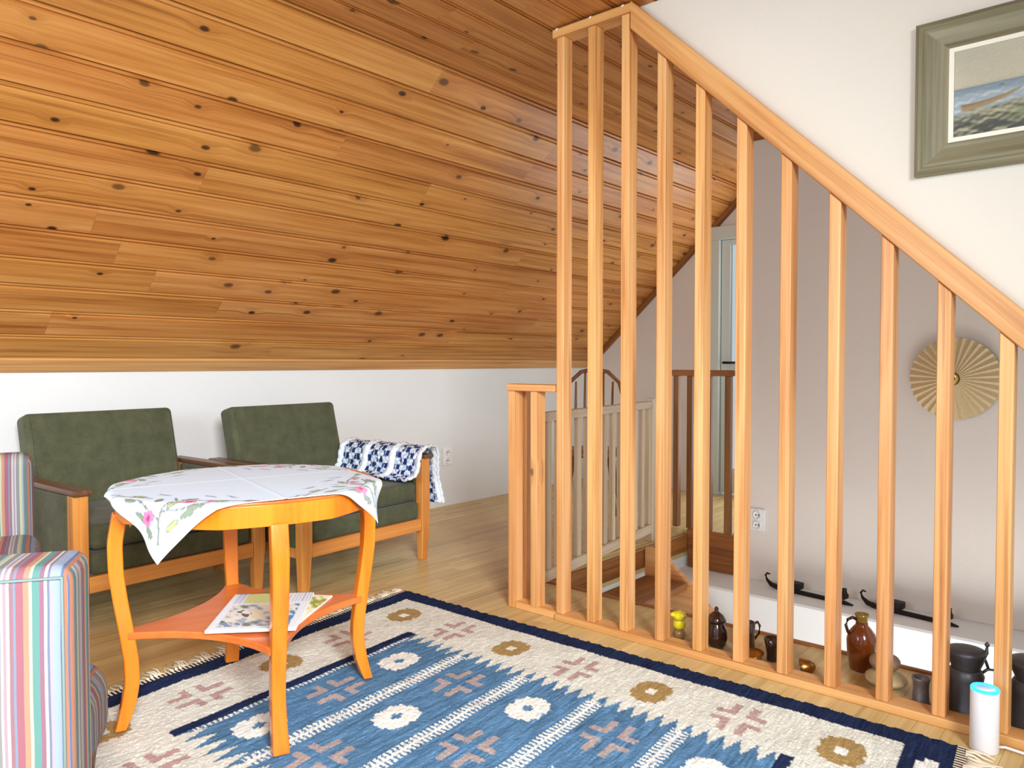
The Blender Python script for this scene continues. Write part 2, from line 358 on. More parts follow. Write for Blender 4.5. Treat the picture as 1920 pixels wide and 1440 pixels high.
tr = MB().box(XG-.02, XG, 0, LS-.1, -.045, 0).build('trim_2', M['brown_y']); tr.matrix_world = Matrix(((1, 0, 0, 0), (0, sd[1], -sn[1], YK+sd[1]*.1), (0, sd[2], -sn[2], ZK+sd[2]*.1), (0, 0, 0, 1))); tag(tr, kind='structure')
struct('trim_3', MB().box(XS-.016, XS, -1.0, YE, ZC-.045, ZC), M['brown_y'], .003)
# floor planks (separate pieces), laid along X
rug_O = np.array([2.195, 2.535]); rug_eu = np.array([-.995, -.1]); rug_ev = np.array([.022, -.9997])
rug_inv = np.linalg.inv(np.array([rug_eu, rug_ev]).T)
def under_rug(x, y):
    u, v = rug_inv @ (np.array([x, y])-rug_O); return u > .14 and v > .16
pw = .0705; cand = []; yy = .1
while yy < YK:
    y1 = min(yy+pw, YK); ranges = [(.55, 5.38)] if yy > 2.2 else ([(1.9, 2.70), (4.13, 5.38)] if yy >= YE else [(2.0, 2.70)])
    for a, b in ranges:
        x = a-random.random()*.45 if a < 1 else a-random.random()*.3
        while x < b:
            ln = random.choice((.36, .42, .48, .54)); e = min(x+ln, b); s_ = max(x, a)
            if e-s_ > .03 and not (under_rug(s_, yy) and under_rug(e, yy) and under_rug((s_+e)/2, y1) and under_rug(s_, y1) and under_rug(e, y1)):
                cand.append((s_, e, yy, y1))
            x += ln
    yy += pw
cand.sort(key=lambda c: math.hypot((c[0]+c[1])/2, c[2]))
pc = {}
for (a, b, c, d) in cand[:300]:
    key = (round(b-a, 3), round(d-c, 3))
    if key not in pc:
        g_ = .0004; o = MB().box(g_, b-a-g_, g_, d-c-g_, -.0118, 0).build('floor_plank', M['floor'], None); pc[key] = o.data; bpy.data.objects.remove(o)
    o = bpy.data.objects.new('floor_plank', pc[key]); COL.objects.link(o); o.parent = floor; o.location = (a, c, -.0002*random.random())
rest = MB()
for (a, b, c, d) in cand[300:]: rest.box(a+.0004, b-.0004, c+.0004, d-.0004, -.0118, 0)
if rest.v: tag(rest.build('floor_plank_far', M['floor'], floor), kind='stuff')
# balcony door in the gable
d1 = bpy.data.objects.new('door_1', None); COL.objects.link(d1); d1.location = (XG, (door_y0+door_y1)/2, 0); tag(d1, 'white glazed balcony door in the far gable wall', kind='structure')
hw_ = (door_y1-door_y0)/2
fr = MB()
for a, b, z0, z1 in ((-hw_-.055, -hw_+.045, 0, door_z-.05), (hw_-.045, hw_+.055, 0, door_z-.05), (-hw_-.055, hw_+.055, door_z-.05, door_z+.05)): fr.box(-.03, .07, a, b, z0, z1)
fr.build('door_frame', M['sash'], d1, .004)
lf = MB(); w_ = hw_-.05
for a, b, z0, z1 in ((-w_, -w_+.07, .02, door_z-.052), (w_-.07, w_, .02, door_z-.052), (-w_+.07, w_-.07, .02, .2), (-w_+.07, w_-.07, door_z-.09, door_z-.052), (-w_+.07, w_-.07, .92, .99)): lf.box(.0, .045, a, b, z0, z1)
lf.build('sash', M['sash'], d1, .004)
MB().box(.018, .024, -w_+.06, w_-.06, .19, .93).build('pane', M['glass'], d1); MB().box(.018, .024, -w_+.06, w_-.06, .98, door_z-.08).build('pane', M['glass'], d1)
MB().tube([(-.002, w_-.035, 1.0), (-.04, w_-.035, 1.0), (-.045, w_-.14, 1.0)], .009, 8).build('handle', M['iron'], d1)
# floor-edge fascias round the stair opening
struct('trim_4', MB().box(2.725, 4.11, 2.176, 2.2, -.125, -.02), M['brown_x'], .003)
struct('trim_5', MB().box(4.105, 4.13, YE, 2.175, -.215, .012), M['brown_y'], .003)
struct('trim_6', MB().box(2.70, 2.722, -1.2, 2.17, -.04, .007), M['brown_y'], .003)
# stairs going down
st = thing('staircase', 'brown wooden staircase going down in the stairwell behind the balusters', 'staircase', (3.2, 1.9, -.2))
for i in range(6):
    z = -.16-.19*i; y = 2.16-.235*i
    MB().box(-.44, .41, y-.25-1.9, y-1.9, z-.035+.2, z+.2).build('tread', M['brown_x'] if i < 1 else M['pine_x'], st, .006)
for x in (-.462, .412):
    MB().prism([(.27, .19), (.27, .02), (-1.2, -1.17), (-1.2, -1.03), (.18, .19)], 'x', x, x+.036).build('stringer', M['pine_y'], st, .004)

# ================================================================== BALUSTRADE
bal = thing('balustrade', 'tall pale pine baluster screen with a sloping handrail', 'railing', (XF, 1.0, 0))
def bpart(name, mb, mat, bevel=.003):
    return mb.build(name, mat, bal, bevel)
PX0, PX1 = -.008, .068
bpart('bottom_plate', MB().box(PX0, PX1, -1.2, .80, 0, .026), M['pine_y'])
ys = [1.765-.1455*i for i in range(14)]
def railz(y): return 2.262-(1.465-y)*.972 if y < 1.465 else 2.232
cm = {}
for i, y in enumerate(ys):
    h = railz(y+.017)-.062*1.40 if i > 2 else 2.236
    if i <= 2: tp = [(y, h), (y+.034, h)]
    else: tp = [(y, railz(y)-.09), (y+.034, railz(y+.034)-.09)]
    bz = [(y-1.0, .026), (y+.034-1.0, .026), (y+.034-1.0, tp[1][1]), (y-1.0, tp[0][1])]
    bpart('baluster', MB().prism(bz, 'x', 0, .055), M['pine'])
bpart('top_rail', MB().box(PX0, PX1, .465, .815, 2.236, 2.268), M['pine_y'])
for y_ in (.795, .64, .50): MB().lathe([(.008, 0), (.009, .004), (.006, .008), (.001, .009)], 12, Matrix.Translation((-.001, y_, 2.262))).build('plug', M['liner'], bal)
hr = MB().prism([(.006, 0), (-2.35, 0), (-2.35, -.071), (-.063, -.071)], 'x', PX0, .060)
ho = bpart('handrail', hr, M['pine_y'], .005); ho.location = (0, .465, 2.272); ho.rotation_euler = (math.atan(.972), 0, 0)
lowr = thing('low_railing', 'short waist high pine railing at the end of the tall balusters', 'railing', (XF, 1.9, 0))
for y in (2.012, 1.895): MB().box(.0, .055, y-1.9, y+.034-1.9, .024 if y < 2 else 0, .886).build('baluster', M['pine'], lowr, .003)
MB().box(-.006, .062, 1.803-1.9, 2.05-1.9, .886, .914).build('top_rail', M['pine_y'], lowr, .003)
MB().box(.002, .062, 1.803-1.9, 2.010-1.9, 0, .028).build('bottom_plate', M['pine_y'], lowr, .003)
# landing railings
gr = thing('landing_railing', 'whitewashed low slatted railing along the far edge of the stair opening', 'railing', (2.412, 2.012, 0), math.atan(.175/1.31))
MB().box(0, .04, 0, .034, 0, .885).build('post', M['pine'], gr, .003)
MB().box(.045, 1.36, .005, .04, .745, .785).build('top_rail', M['grey_x'], gr, .003)
MB().box(.045, 1.36, .005, .04, .045, .095).build('bottom_rail', M['grey_x'], gr, .003)
for i in range(14): MB().box(.10+.092*i, .135+.092*i, .012, .034, .095, .745).build('slat', M['grey_z'], gr, .002)
MB().box(1.32, 1.365, 0, .045, 0, .80).build('post', M['grey_z'], gr, .003)
fr_ = thing('far_railing', 'brown railing on the far side of the stair opening by the door', 'railing', (4.11, 2.05, .012))
MB().box(-.02, .045, -.165, .235, .91, .945).build('top_rail', M['brown_y'], fr_, .003)
for y in (.19, .10, -.02, -.14): MB().box(-.005, .035, y, y+.034, 0, .91).build('baluster', M['brown_z'], fr_, .003)

# ================================================================== RUG
def rug():
    nu, nv = 460, 470; u = np.linspace(.012, 1.63, nu); v = np.linspace(.035, 2.13, nv); U, V = np.meshgrid(u, v, indexing='ij')
    jit = .0025*np.sin(V*310)*np.sin(U*57+V*40)+.0012*rng.standard_normal(U.shape)
    Ue = U+jit*.6; Ve = V+.0012*np.sin(U*190)
    cream, navy, blue, white, pink, pinkb, brown = L3(226, 228, 218), L3(36, 48, 80), L3(90, 131, 168), L3(240, 242, 236), L3(190, 162, 158), L3(178, 164, 162), L3(172, 144, 94)
    C = np.empty(U.shape+(3,)); C[:] = cream
    def put(m, c): C[m] = c
    W_ = 1.64
    tri = lambda x: np.abs(2*(x-np.floor(x))-1)
    inner = (Ve > .385) & (Ve < 1.80)
    field = inner & (Ue > .345+.075*tri(Ve/.0455)) & (Ue < W_-.345-.09*tri(Ve/.05))
    put(field, blue)
    bar = ((Ve > .385) & (Ve < .425) | (Ve > 1.765) & (Ve < 1.80)) & (Ue > .35) & (Ue < W_-.35); put(bar, navy)
    tick = (np.sin(Ue*2*PI/.0165) > -.1)
    inU = (Ue > .40) & (Ue < W_-.40)
    put((Ve > .425) & (Ve < .443) & tick & inU, white)
    for k in range(4):
        c = .693+.273*k
        put((np.abs(Ve-c) < .0275) & (np.abs(Ve-c) > .0055) & inU & tick, white); put((np.abs(Ve-c) < .0052) & inU, white)
    def diamond(cu, cv, col, hole):
        a, b = np.abs(Ue-cu), np.abs(Ve-cv)
        m = ((a < .074) & (b < .020)) | ((a < .064) & (b < .045)) | ((a < .046) & (b < .052)) | ((a < .036) & (b < .058) & (a > .007))
        put(m, col); put(((a < .02) & (b < .007)) | ((a < .009) & (b < .016)) if hole is blue else ((a < .018) & (b < .015)), hole)
    def cross(cu, cv, col):
        a, b = np.abs(Ue-cu), np.abs(Ve-cv); mi, ma = np.minimum(a, b), np.maximum(a*.88, b*1.12)
        put((mi > .0145) & (mi < .038) & (ma < .080), col)
    for r_ in range(5):
        cv = .552+.273*r_
        for c_ in range(3):
            cu = .56+.275*c_
            if (r_+c_) % 2 == 0: diamond(cu, cv, white, blue)
            else: cross(cu, cv, pinkb)
    for k in range(7):
        cv = .245+.274*k
        for cu, ph in ((.235, 0), (W_-.235, 0)):
            if k % 2 == ph: diamond(cu, cv, brown, white)
            else: cross(cu, cv, pink)
    for k in range(1, 4):
        for cv in (.25, 1.89):
            cu = .24+.292*k
            if k % 2: cross(cu, cv, pink)
            else: diamond(cu, cv, brown, white)
    put((Ue < .092) | (Ue > W_-.092), navy); put((Ve < .112) | (Ve > 2.015), navy)
    for k in range(8):
        a, b = np.abs(Ue-(.19+.18*k)), Ve-2.07; put(((a < .05) & (b > .0) & (b < .03)) | ((a < .028) & (b > -.018) & (b < 0)), white)
    ed = .0035*np.sin(V*130)*((U < .03)*1.0-(U > 1.6)*1.0)
    P = np.empty(U.shape+(3,)); X = rug_O+U[..., None]*rug_eu+V[..., None]*rug_ev
    P[..., :2] = X; P[..., 0] += ed; P[..., 2] = .009+.0016*np.sin(U*23+V*9)*np.sin(V*17)+.0009*rng.standard_normal(U.shape)
    sk = rng.standard_normal((nu//14+2, nv)); xi = np.linspace(0, nu//14, nu); i0 = xi.astype(int); fr_k = (xi-i0)[:, None]; sk = sk[i0]*(1-fr_k)+sk[i0+1]*fr_k
    isb = (C[..., 2] > 1.6*C[..., 0])*1.0
    C *= np.clip(1+.05*rng.standard_normal(U.shape)+sk*(.04+.17*isb), .45, 1.7)[..., None]
    root = thing('rug', 'flat woven blue and cream wool rug with crosses and diamonds', 'rug', (1.4, 1.5, 0))
    P -= np.array([1.4, 1.5, 0]); o = grid_obj('weave', P, np.clip(C, 0, 1), M['rug'], root); s_ = o.modifiers.new('solid', 'SOLIDIFY'); s_.thickness = .006; s_.offset = -1
    for vv, sg in ((.035, -1), (2.13, 1)):
        fr = MB(); ba = MB()
        for i in range(118):
            uu = .02+i*.0136; l = .052+.03*random.random(); w = (random.random()-.5)*.03
            pts = []
            for t in (0, .35, .7, 1):
                q = rug_O+(uu+w*t*t+.004*math.sin(9*t+i))*rug_eu+(vv+sg*(l*t+.02))*rug_ev; pts.append((q[0]-1.4, q[1]-1.5, .006+.004*math.sin(t*3+i)))
            fr.tube(pts, [.0048, .004, .003, .0012], 5)
        q = [rug_O+a*rug_eu+b*rug_ev for a, b in ((.014, vv), (1.625, vv), (1.625, vv+sg*.026), (.014, vv+sg*.026))]
        ba.prism([(p[0]-1.4, p[1]-1.5) for p in q], 'z', .002, .009)
        tag(fr.build('fringe', M['fringe'], root), kind='stuff')
        t = NT('fringe_heading_%d' % (vv > 1), .95, .1); v = t.obj(False); sp = t.n('ShaderNodeSeparateXYZ'); t.link(v, sp.inputs[0])
        ck = t.math('GREATER_THAN', t.math('SINE', t.math('MULTIPLY', sp.outputs[0], 470)), .1)
        t.color(t.mix(ck, lin(226, 214, 190), lin(30, 32, 44))); ba.build('fringe_heading', t.m, root)
rug()

# ================================================================== TABLE
TC = (1.165, 2.01); ZT = .655
def table():
    root = thing('coffee_table', 'orange lacquered coffee table with curved legs and a lower shelf', 'table', (*TC, 0), R(-19.2))
    def rim(r, n=96):
        pts = []
        for i in range(n):
            a = 2*PI*i/n; k = (a % (PI/4))-PI/8   # octagon with softly bowed sides, side centres on the legs
            k = ((a+PI/8) % (PI/4))-PI/8
            rr = r*(.42*math.cos(PI/8)/math.cos(k)+.58); pts.append((rr*math.cos(a), rr*math.sin(a)))
        return pts
    MB().prism(rim(.362), 'z', ZT-.007, ZT).build('tabletop', M['teak_top'], root, .002)
    MB().prism(rim(.3615), 'z', ZT-.062, ZT-.007).build('apron', M['teak'], root, .002)
    prof = [(.60, .338, .022), (.52, .352, .022), (.44, .350, .021), (.36, .340, .020), (.28, .327, .019), (.2, .316, .018), (.14, .314, .018), (.08, .324, .019), (.03, .339, .021), (.0145, .345, .021)]
    for k in range(4):
        a = k*PI/2; c, s = math.cos(a), math.sin(a); mb = MB(); vs = []
        zs = np.linspace(.60, .0145, 26)
        pz = np.array([p[0] for p in prof])[::-1]; pr = np.array([p[1] for p in prof])[::-1]; ph = np.array([p[2] for p in prof])[::-1]
        for z in zs:
            r = np.interp(z, pz, pr); w = np.interp(z, pz, ph); t_ = .0185 if z > .08 else .0185*(.72+.28*z/.08)
            for dr, dt in ((-t_, -w), (t_, -w), (t_, w), (-t_, w)): vs.append(((r+dr)*c-dt*s, (r+dr)*s+dt*c, z))
        n = len(zs); fs = [(i*4+j, i*4+(j+1) % 4, i*4+4+(j+1) % 4, i*4+4+j) for i in range(n-1) for j in range(4)]+[(0, 1, 2, 3), (n*4-1, n*4-2, n*4-3, n*4-4)]
        mb.add(vs, fs).build('leg', M['teak'], root, .004)
    pts = []
    for k in range(4):
        a0, a1 = k*PI/2, (k+1)*PI/2; A = Vector((.325*math.cos(a0), .325*math.sin(a0))); B = Vector((.325*math.cos(a1), .325*math.sin(a1))); mid = (A+B)/2
        ta = Vector((-math.sin(a0), math.cos(a0)))*.02; tb = Vector((-math.sin(a1), math.cos(a1)))*.02
        P0, P3 = A+ta, B-tb; cpt = mid*.56
        for t in np.linspace(0, 1, 13): pts.append(tuple(P0*(1-t)**2+cpt*2*t*(1-t)+P3*t*t))
    MB().prism(pts, 'z', .258, .278).build('shelf', M['teak_top'], root, .003)
    return rim
rim = table()
def tablecloth():
    n = 170; h = .350; s = np.linspace(-h, h, n); A, B = np.meshgrid(s, s, indexing='ij')
    rot = R(210-225)
    C = np.empty(A.shape+(3,)); C[:] = L3(208, 224, 240)
    # embroidery in cloth coordinates (corner (-h,-h) hangs at the front left)
    def dist_seg(p, q): 
        p, q = np.array(p), np.array(q); d = q-p; t = np.clip(((A-p[0])*d[0]+(B-p[1])*d[1])/(d@d), 0, 1); return np.hypot(A-p[0]-t*d[0], B-p[1]-t*d[1])
    def ell(c, a, b, th): 
        ct, st = math.cos(th), math.sin(th); X = (A-c[0])*ct+(B-c[1])*st; Y = -(A-c[0])*st+(B-c[1])*ct; return (X/a)**2+(Y/b)**2
    def put(m, c, al=1): C[m] = C[m]*(1-al)+c*al
    stem, leaf, leaf2, rose, rosed, lil = L3(122, 124, 118), L3(126, 138, 116), L3(160, 172, 110), L3(226, 120, 158), L3(176, 60, 100), L3(140, 150, 184)
    for cx, cy in ((-1, -1), (1, -1), (1, 1), (-1, 1)):
        ang = math.atan2(-cy, -cx); al = 1 if cx < 0 and cy < 0 else .8
        def T(x, y):  # x along the diagonal from the corner inwards, y across
            x = x-.022; y = y*1.15; b = np.array([cx*h, cy*h]); e = np.array([math.cos(ang), math.sin(ang)]); f = np.array([-e[1], e[0]]); return tuple(b+e*x+f*y)
        segs = [((.07, 0), (.13, .004)), ((.13, .004), (.20, -.012)), ((.13, .004), (.16, .04)), ((.16, .04), (.19, .075)), ((.15, 0), (.155, -.045)), ((.155, -.045), (.19, -.09)), ((.20, -.012), (.235, .012)), ((.20, -.012), (.22, -.06)),
                ((.22, -.06), (.235, -.14)), ((.235, -.14), (.225, -.2)), ((.22, .06), (.23, .14)), ((.23, .14), (.225, .21))]
        for p, q in segs: put(dist_seg(T(*p), T(*q)) < .0032, stem, al)
        for (x, y, th) in ((.10, .03, .6), (.115, -.028, -.7), (.14, .06, .9), (.165, -.075, -1.1), (.19, .095, 1.2), (.2, .03, .3), (.175, -.02, -.4), (.225, -.03, -.8), (.215, -.105, -1.3), (.235, .10, 1.4), (.24, -.17, -1.5), (.22, .18, 1.5), (.145, -.06, 2.2)):
            put(ell(T(x, y), .022, .0095, ang+th) < 1, leaf if (x*100) % 2 < 1.2 else leaf2, al); put((ell(T(x, y), .022, .0095, ang+th) < 1) & (ell(T(x, y), .018, .0065, ang+th) > 1), stem, al)
        for (x, y, r_) in ((.135, .035, .022), (.195, -.045, .018), (.21, -.085, .012)):
            c = T(x, y); put((ell(c, r_, r_*.85, 0) < 1+.25*np.sin(5*np.arctan2(B-c[1], A-c[0]))), rose, al); put(ell(c, r_*.4, r_*.3, .4) < 1, rosed, al)
        for (x, y, th) in ((.27, .06, .3), (.275, -.05, .1), (.245, .17, .5), (.245, -.22, .2), (.28, -.1, -.3)):
            put(ell(T(x, y), .022, .005, ang+th+1.2) < 1, lil, .75); put(dist_seg(T(x-.01, y-.02), T(x+.012, y+.02)) < .0022, stem, .7)
    hem = np.maximum(np.abs(A), np.abs(B)); put(hem > h-.008, L3(240, 240, 232)); put((hem < h-.008) & (hem > h-.0105), L3(206, 210, 208))
    # drape over the rim
    ca, sa = math.cos(rot), math.sin(rot); X = A*ca-B*sa-.024; Y = A*sa+B*ca+.012; r = np.hypot(X, Y)+1e-9; ph = np.arctan2(Y, X)
    k = ((ph-R(-19.2)+PI/8) % (PI/4))-PI/8; RR = .365*(.42*math.cos(PI/8)/np.cos(k)+.58)
    over = np.clip(r-RR, 0, None); rad = .02; th = np.minimum(over/rad, PI/2); 
    hor = np.where(r > RR, RR+rad*np.sin(th)+.10*np.clip(over-rad*PI/2, 0, None), r)
    z = np.where(r > RR, -rad*(1-np.cos(th))-.97*np.clip(over-rad*PI/2, 0, None), 0)
    fold = np.clip(over, 0, .12)*.10*np.sin(ph*16+.6); hor = hor+fold
    z = z+ .0012*np.exp(-((A-.02)/.004)**2)+.0012*np.exp(-((B-.05)/.004)**2)
    P = np.stack([hor*np.cos(ph), hor*np.sin(ph), z+ZT+.003], -1)
    o = grid_obj('tablecloth', P-np.array([0, 0, ZT]), np.clip(C, 0, 1), M['cloth'], None, .0016); o.location = (*TC, ZT)
    tag(o, 'white square tablecloth with pink embroidered flowers draped over the coffee table', 'tablecloth')
tablecloth()
def magazine(name, label, loc, rz, w, l, th, seed, style):
    r_ = np.random.default_rng(seed); root = thing(name, label, 'magazine', loc, rz, None)
    mb = MB().box(-w/2, w/2, -l/2, l/2, 0, th); mb.build('pages', M['paper'], root, .001, 1)
    n, m = 60, 80; x = np.linspace(-w/2, w/2, n); y = np.linspace(-l/2, l/2, m); X, Y = np.meshgrid(x, y, indexing='ij'); C = np.empty(X.shape+(3,)); C[:] = L3(226, 234, 240)
    u, v = X/w+.5, Y/l+.5
    nz = sum(np.sin(u*a+v*b+c)*d for a, b, c, d in [(9, 5, 1, .5), (17, -11, 2, .4), (31, 23, .3, .35), (-27, 39, 4, .3), (55, -47, 1, .25)])
    if style == 0:
        img = (u > .08) & (u < .66) & (v > .10) & (v < .9)
        pal = [L3(120, 128, 122), L3(160, 178, 186), L3(214, 218, 212), L3(232, 226, 214), L3(86, 92, 92)]
        q = np.clip(((nz+1.4)/2.8*5).astype(int), 0, 4)
        for k in range(5): C[img & (q == k)] = pal[k]
        C[img & (v > .42) & (v < .62) & (nz > .25)] = L3(236, 218, 180); C[img & (u < .2) & (nz > .1)] = L3(110, 150, 176); C[img & (v < .16) & (nz < -.1)] = L3(70, 140, 190)
        C[(u > .70) & (v > .45) & (v < .82)] = L3(214, 222, 150); C[(u > .70) & (v > .84) & (v < .94) & (np.sin(v*200) > -.3)] = L3(180, 200, 230)
        C[(u > .72) & (v < .4) & (np.sin(v*150) > .4)] = L3(176, 188, 206)
    else:
        C[:] = L3(238, 238, 214); C[(u > .5) & (nz > -.2)] = L3(206, 208, 110); C[(u > .6) & (nz > .5)] = L3(150, 160, 90)
    z = np.full(X.shape, th+.0012)
    grid_obj('cover', np.stack([X, Y, z], -1), C, M['print'], root, .0006)
magazine('magazine', 'yellow edged magazine under the other one on the table shelf', (1.213, 1.955, .278), R(33), .30, .22, .005, 4, 1)
magazine('magazine', 'white magazine with a grey cover picture on top of the shelf pile', (1.168, 1.953, .2852), R(47), .32, .235, .007, 3, 0)

# ================================================================== GREEN ARMCHAIRS
def armchair(label, loc, rz):
    root = thing('armchair', label, 'armchair', (*loc, 0), rz, 'green oak framed armchairs')
    a = .368; V = M['velvet']
    for s in (-1, 1):
        x = s*(a-.0)
        # front leg: tapered post, full height to the arm
        mb = MB(); vs = []
        for z, hx, y0, y1 in ((0, .020, .000, .034), (.2, .028, -.012, .036), (.52, .028, -.012, .036)):
            vs += [(x-hx, y0, z), (x+hx, y0, z), (x+hx, y1, z), (x-hx, y1, z)]
        mb.add(vs, [(0, 3, 2, 1), (8, 9, 10, 11)]+[(i*4+j, i*4+(j+1) % 4, i*4+4+(j+1) % 4, i*4+4+j) for i in (0, 1) for j in range(4)]).build('leg', M['oak'], root, .004)
        mb = MB(); vs = []
        for z, hx, y0, y1 in ((0, .018, .66, .69), (.24, .026, .60, .64), (.52, .026, .60, .64)):
            vs += [(x-hx, y0, z), (x+hx, y0, z), (x+hx, y1, z), (x-hx, y1, z)]
        mb.add(vs, [(0, 3, 2, 1), (8, 9, 10, 11)]+[(i*4+j, i*4+(j+1) % 4, i*4+4+(j+1) % 4, i*4+4+j) for i in (0, 1) for j in range(4)]).build('leg', M['oak'], root, .004)
        MB().prism([(x-.033, -.035), (x+.033, -.035), (x+.031, .70), (x-.031, .70)], 'z', .52, .54).build('armrest', M['walnut'], root, .006, 3)
        MB().box(x-.034, x+.03, .037, .598, .20, .519).build('side_panel', V, root, .012, 3)
        MB().box(x-.012, x+.012, .037, .6, .15, .199).build('side_rail', M['oak_x'], root, .003)
    MB().box(-a+.029, a-.029, -.008, .026, .155, .215).build('front_rail', M['oak_x'], root, .003)
    MB().box(-a+.04, a-.04, .0, .56, .217, .30).build('seat_base', V, root, .014, 3)
    MB().box(-a+.045, a-.045, .01, .56, .302, .40).build('seat_cushion', V, root, .028, 4)
    bk = MB().box(-.32, .32, 0, .105, 0, .475).build('backrest', V, root, .025, 4); bk.location = (0, .515, .33); bk.rotation_euler = (R(-14.5), 0, 0)
    for s in (-1, 1): MB().tube([(s*.30, .0015, .02), (s*.30, .0015, .44)], .004, 6).build('piping', V, bk)
    return root
armchair('moss green armchair with bare armrests, left of the pair by the wall', (1.416, 3.0), .05)
armchair('moss green armchair with a blue and white knitted blanket on its arm', (2.25, 2.832), .066)
def blanket():
    # across the right arm of the second chair
    cx = 2.25+.368*math.cos(.066); y0 = 2.832+.368*math.sin(.066)
    prof = [(-.15, .412), (-.105, .422), (-.083, .47), (-.078, .52), (-.06, .552), (-.02, .562), (.02, .562), (.044, .554), (.054, .53), (.058, .47), (.060, .40), (.062, .34), (.060, .285)]
    pr = np.array(prof); d = np.r_[0, np.cumsum(np.hypot(*np.diff(pr, axis=0).T))]; n, m = 110, 120
    s = np.linspace(0, d[-1], n); px = np.interp(s, d, pr[:, 0]); pz = np.interp(s, d, pr[:, 1])
    k = np.ones(7)/7; px[3:-3] = np.convolve(px, k, 'valid'); pz[3:-3] = np.convolve(pz, k, 'valid')
    t = np.linspace(-.045, .56, m); Sg, T = np.meshgrid(s, t, indexing='ij')
    X = np.repeat(px[:, None], m, 1); Z = np.repeat(pz[:, None], m, 1)
    nx, nz = np.gradient(px), np.gradient(pz); ln = np.hypot(nx, nz); ox, oz = -nz/ln, nx/ln
    rib = np.abs(np.sin((T+.035)*PI/.195)); rid = .012*np.exp(-(rib/.22)**2)+.003*np.sin(Sg*170)*np.sin(T*190)+.0015*rng.standard_normal(X.shape)
    wob = .008*np.sin(T*22+Sg*9)
    X = X+ox[:, None]*(.010+rid); Z = Z+oz[:, None]*(.010+rid); Y = T+wob*(Sg > d[-1]*.75)-.02*np.sin(Sg*12)
    C = np.empty(X.shape+(3,)); C[:] = L3(228, 234, 242)
    chk = (np.sin(Sg*2*PI/.058+(np.floor((T+.035)/.043) % 2)*PI) > .0) & (np.sin((T+.035)*2*PI/.086+1) ** 2 > .06)
    navy = L3(40, 52, 110); sky = L3(150, 180, 214); body = rib >= .36
    C[body & chk] = navy; C[body & ~chk & (rng.random(X.shape) < .35)] = sky; C[body & chk & (T > .22) & (rng.random(X.shape) < .7)] = L3(38, 54, 84)
    o = grid_obj('blanket', np.stack([X, Y, Z], -1), C, M['knit'], None, .012); o.location = (cx, y0, 0); o.rotation_euler = (0, 0, .066)
    tag(o, 'blue and white knitted blanket folded over the armchair arm', 'blanket')
blanket()

# ================================================================== STRIPED CHAIRS
def striped(label, loc, rz, w, hb, sd_, zs, base=True, bt=.14):
    root = thing('striped_chair', label, 'chair', (*loc, .0125), rz, 'low striped slipper chairs')
    b = MB().box(-w/2, w/2, -bt/2, bt/2, .04, hb); b = b.build('backrest', M['stripes'], root, .026, 4)
    pp = MB(); q = w/2-.012
    pp.tube([(-q, -bt/2-.001, hb-.016), (q, -bt/2-.001, hb-.016), (q, -bt/2-.001, .06)], .003, 6); pp.build('piping', M['piping'], b)
    MB().box(-w/2+.02, w/2-.105, bt/2+.002, bt/2+sd_, .015, .25).build('seat_base', M['stripes'], root, .085, 6)
    MB().box(-w/2+.03, w/2-.16, bt/2+.002, bt/2+sd_-.10, .247, zs).build('seat_cushion', M['stripes'], root, .05, 5)
    for sx in (-1, 1):
        for y in (-bt/2+.03, bt/2+sd_-.13): MB().lathe([(.014, 0), (.02, .05)], 12, Matrix.Translation((sx*(w/2-.08)-.06*(sx > 0), y, 0))).build('foot', M['walnut'], root)
    return root
az = R(58); f_ = Vector((math.cos(az), math.sin(az))); r_ = Vector((math.sin(az), -math.cos(az)))
c_ = Vector((.438, 1.284))+f_*.07-r_*.32
striped('multicoloured striped low chair seen from behind in the near left corner', c_, az-PI/2, .64, .672, .72, .40)
# second one: its own proportions, facing the table, mostly cut by the frame
az2 = R(-108); f2 = Vector((math.cos(az2), math.sin(az2))); l2 = Vector((-math.sin(az2), math.cos(az2)))
def striped2():
    w = .62; cpos = Vector((.845, 2.785))-f2*.0-l2*(w/2)
    root = thing('striped_chair', 'multicoloured striped low chair at the left edge beside the green armchair', 'chair', (*cpos, .0115), az2-PI/2, 'low striped slipper chairs')
    b = MB().box(-w/2, w/2, -.06, .06, .04, .70).build('backrest', M['stripes'], root, .04, 5)
    MB().box(-w/2-.012, w/2+.01, .062, .43, .03, .30).build('seat_base', M['stripes'], root, .04, 4)
    MB().box(-w/2-.02, w/2+.01, .062, .43, .302, .455).build('seat_cushion', M['stripes'], root, .05, 5)
    for sx in (-1, 1):
        for y in (-.03, .38): MB().lathe([(.014, 0), (.02, .05)], 12, Matrix.Translation((sx*(w/2-.06), y, 0))).build('foot', M['walnut'], root)
striped2()

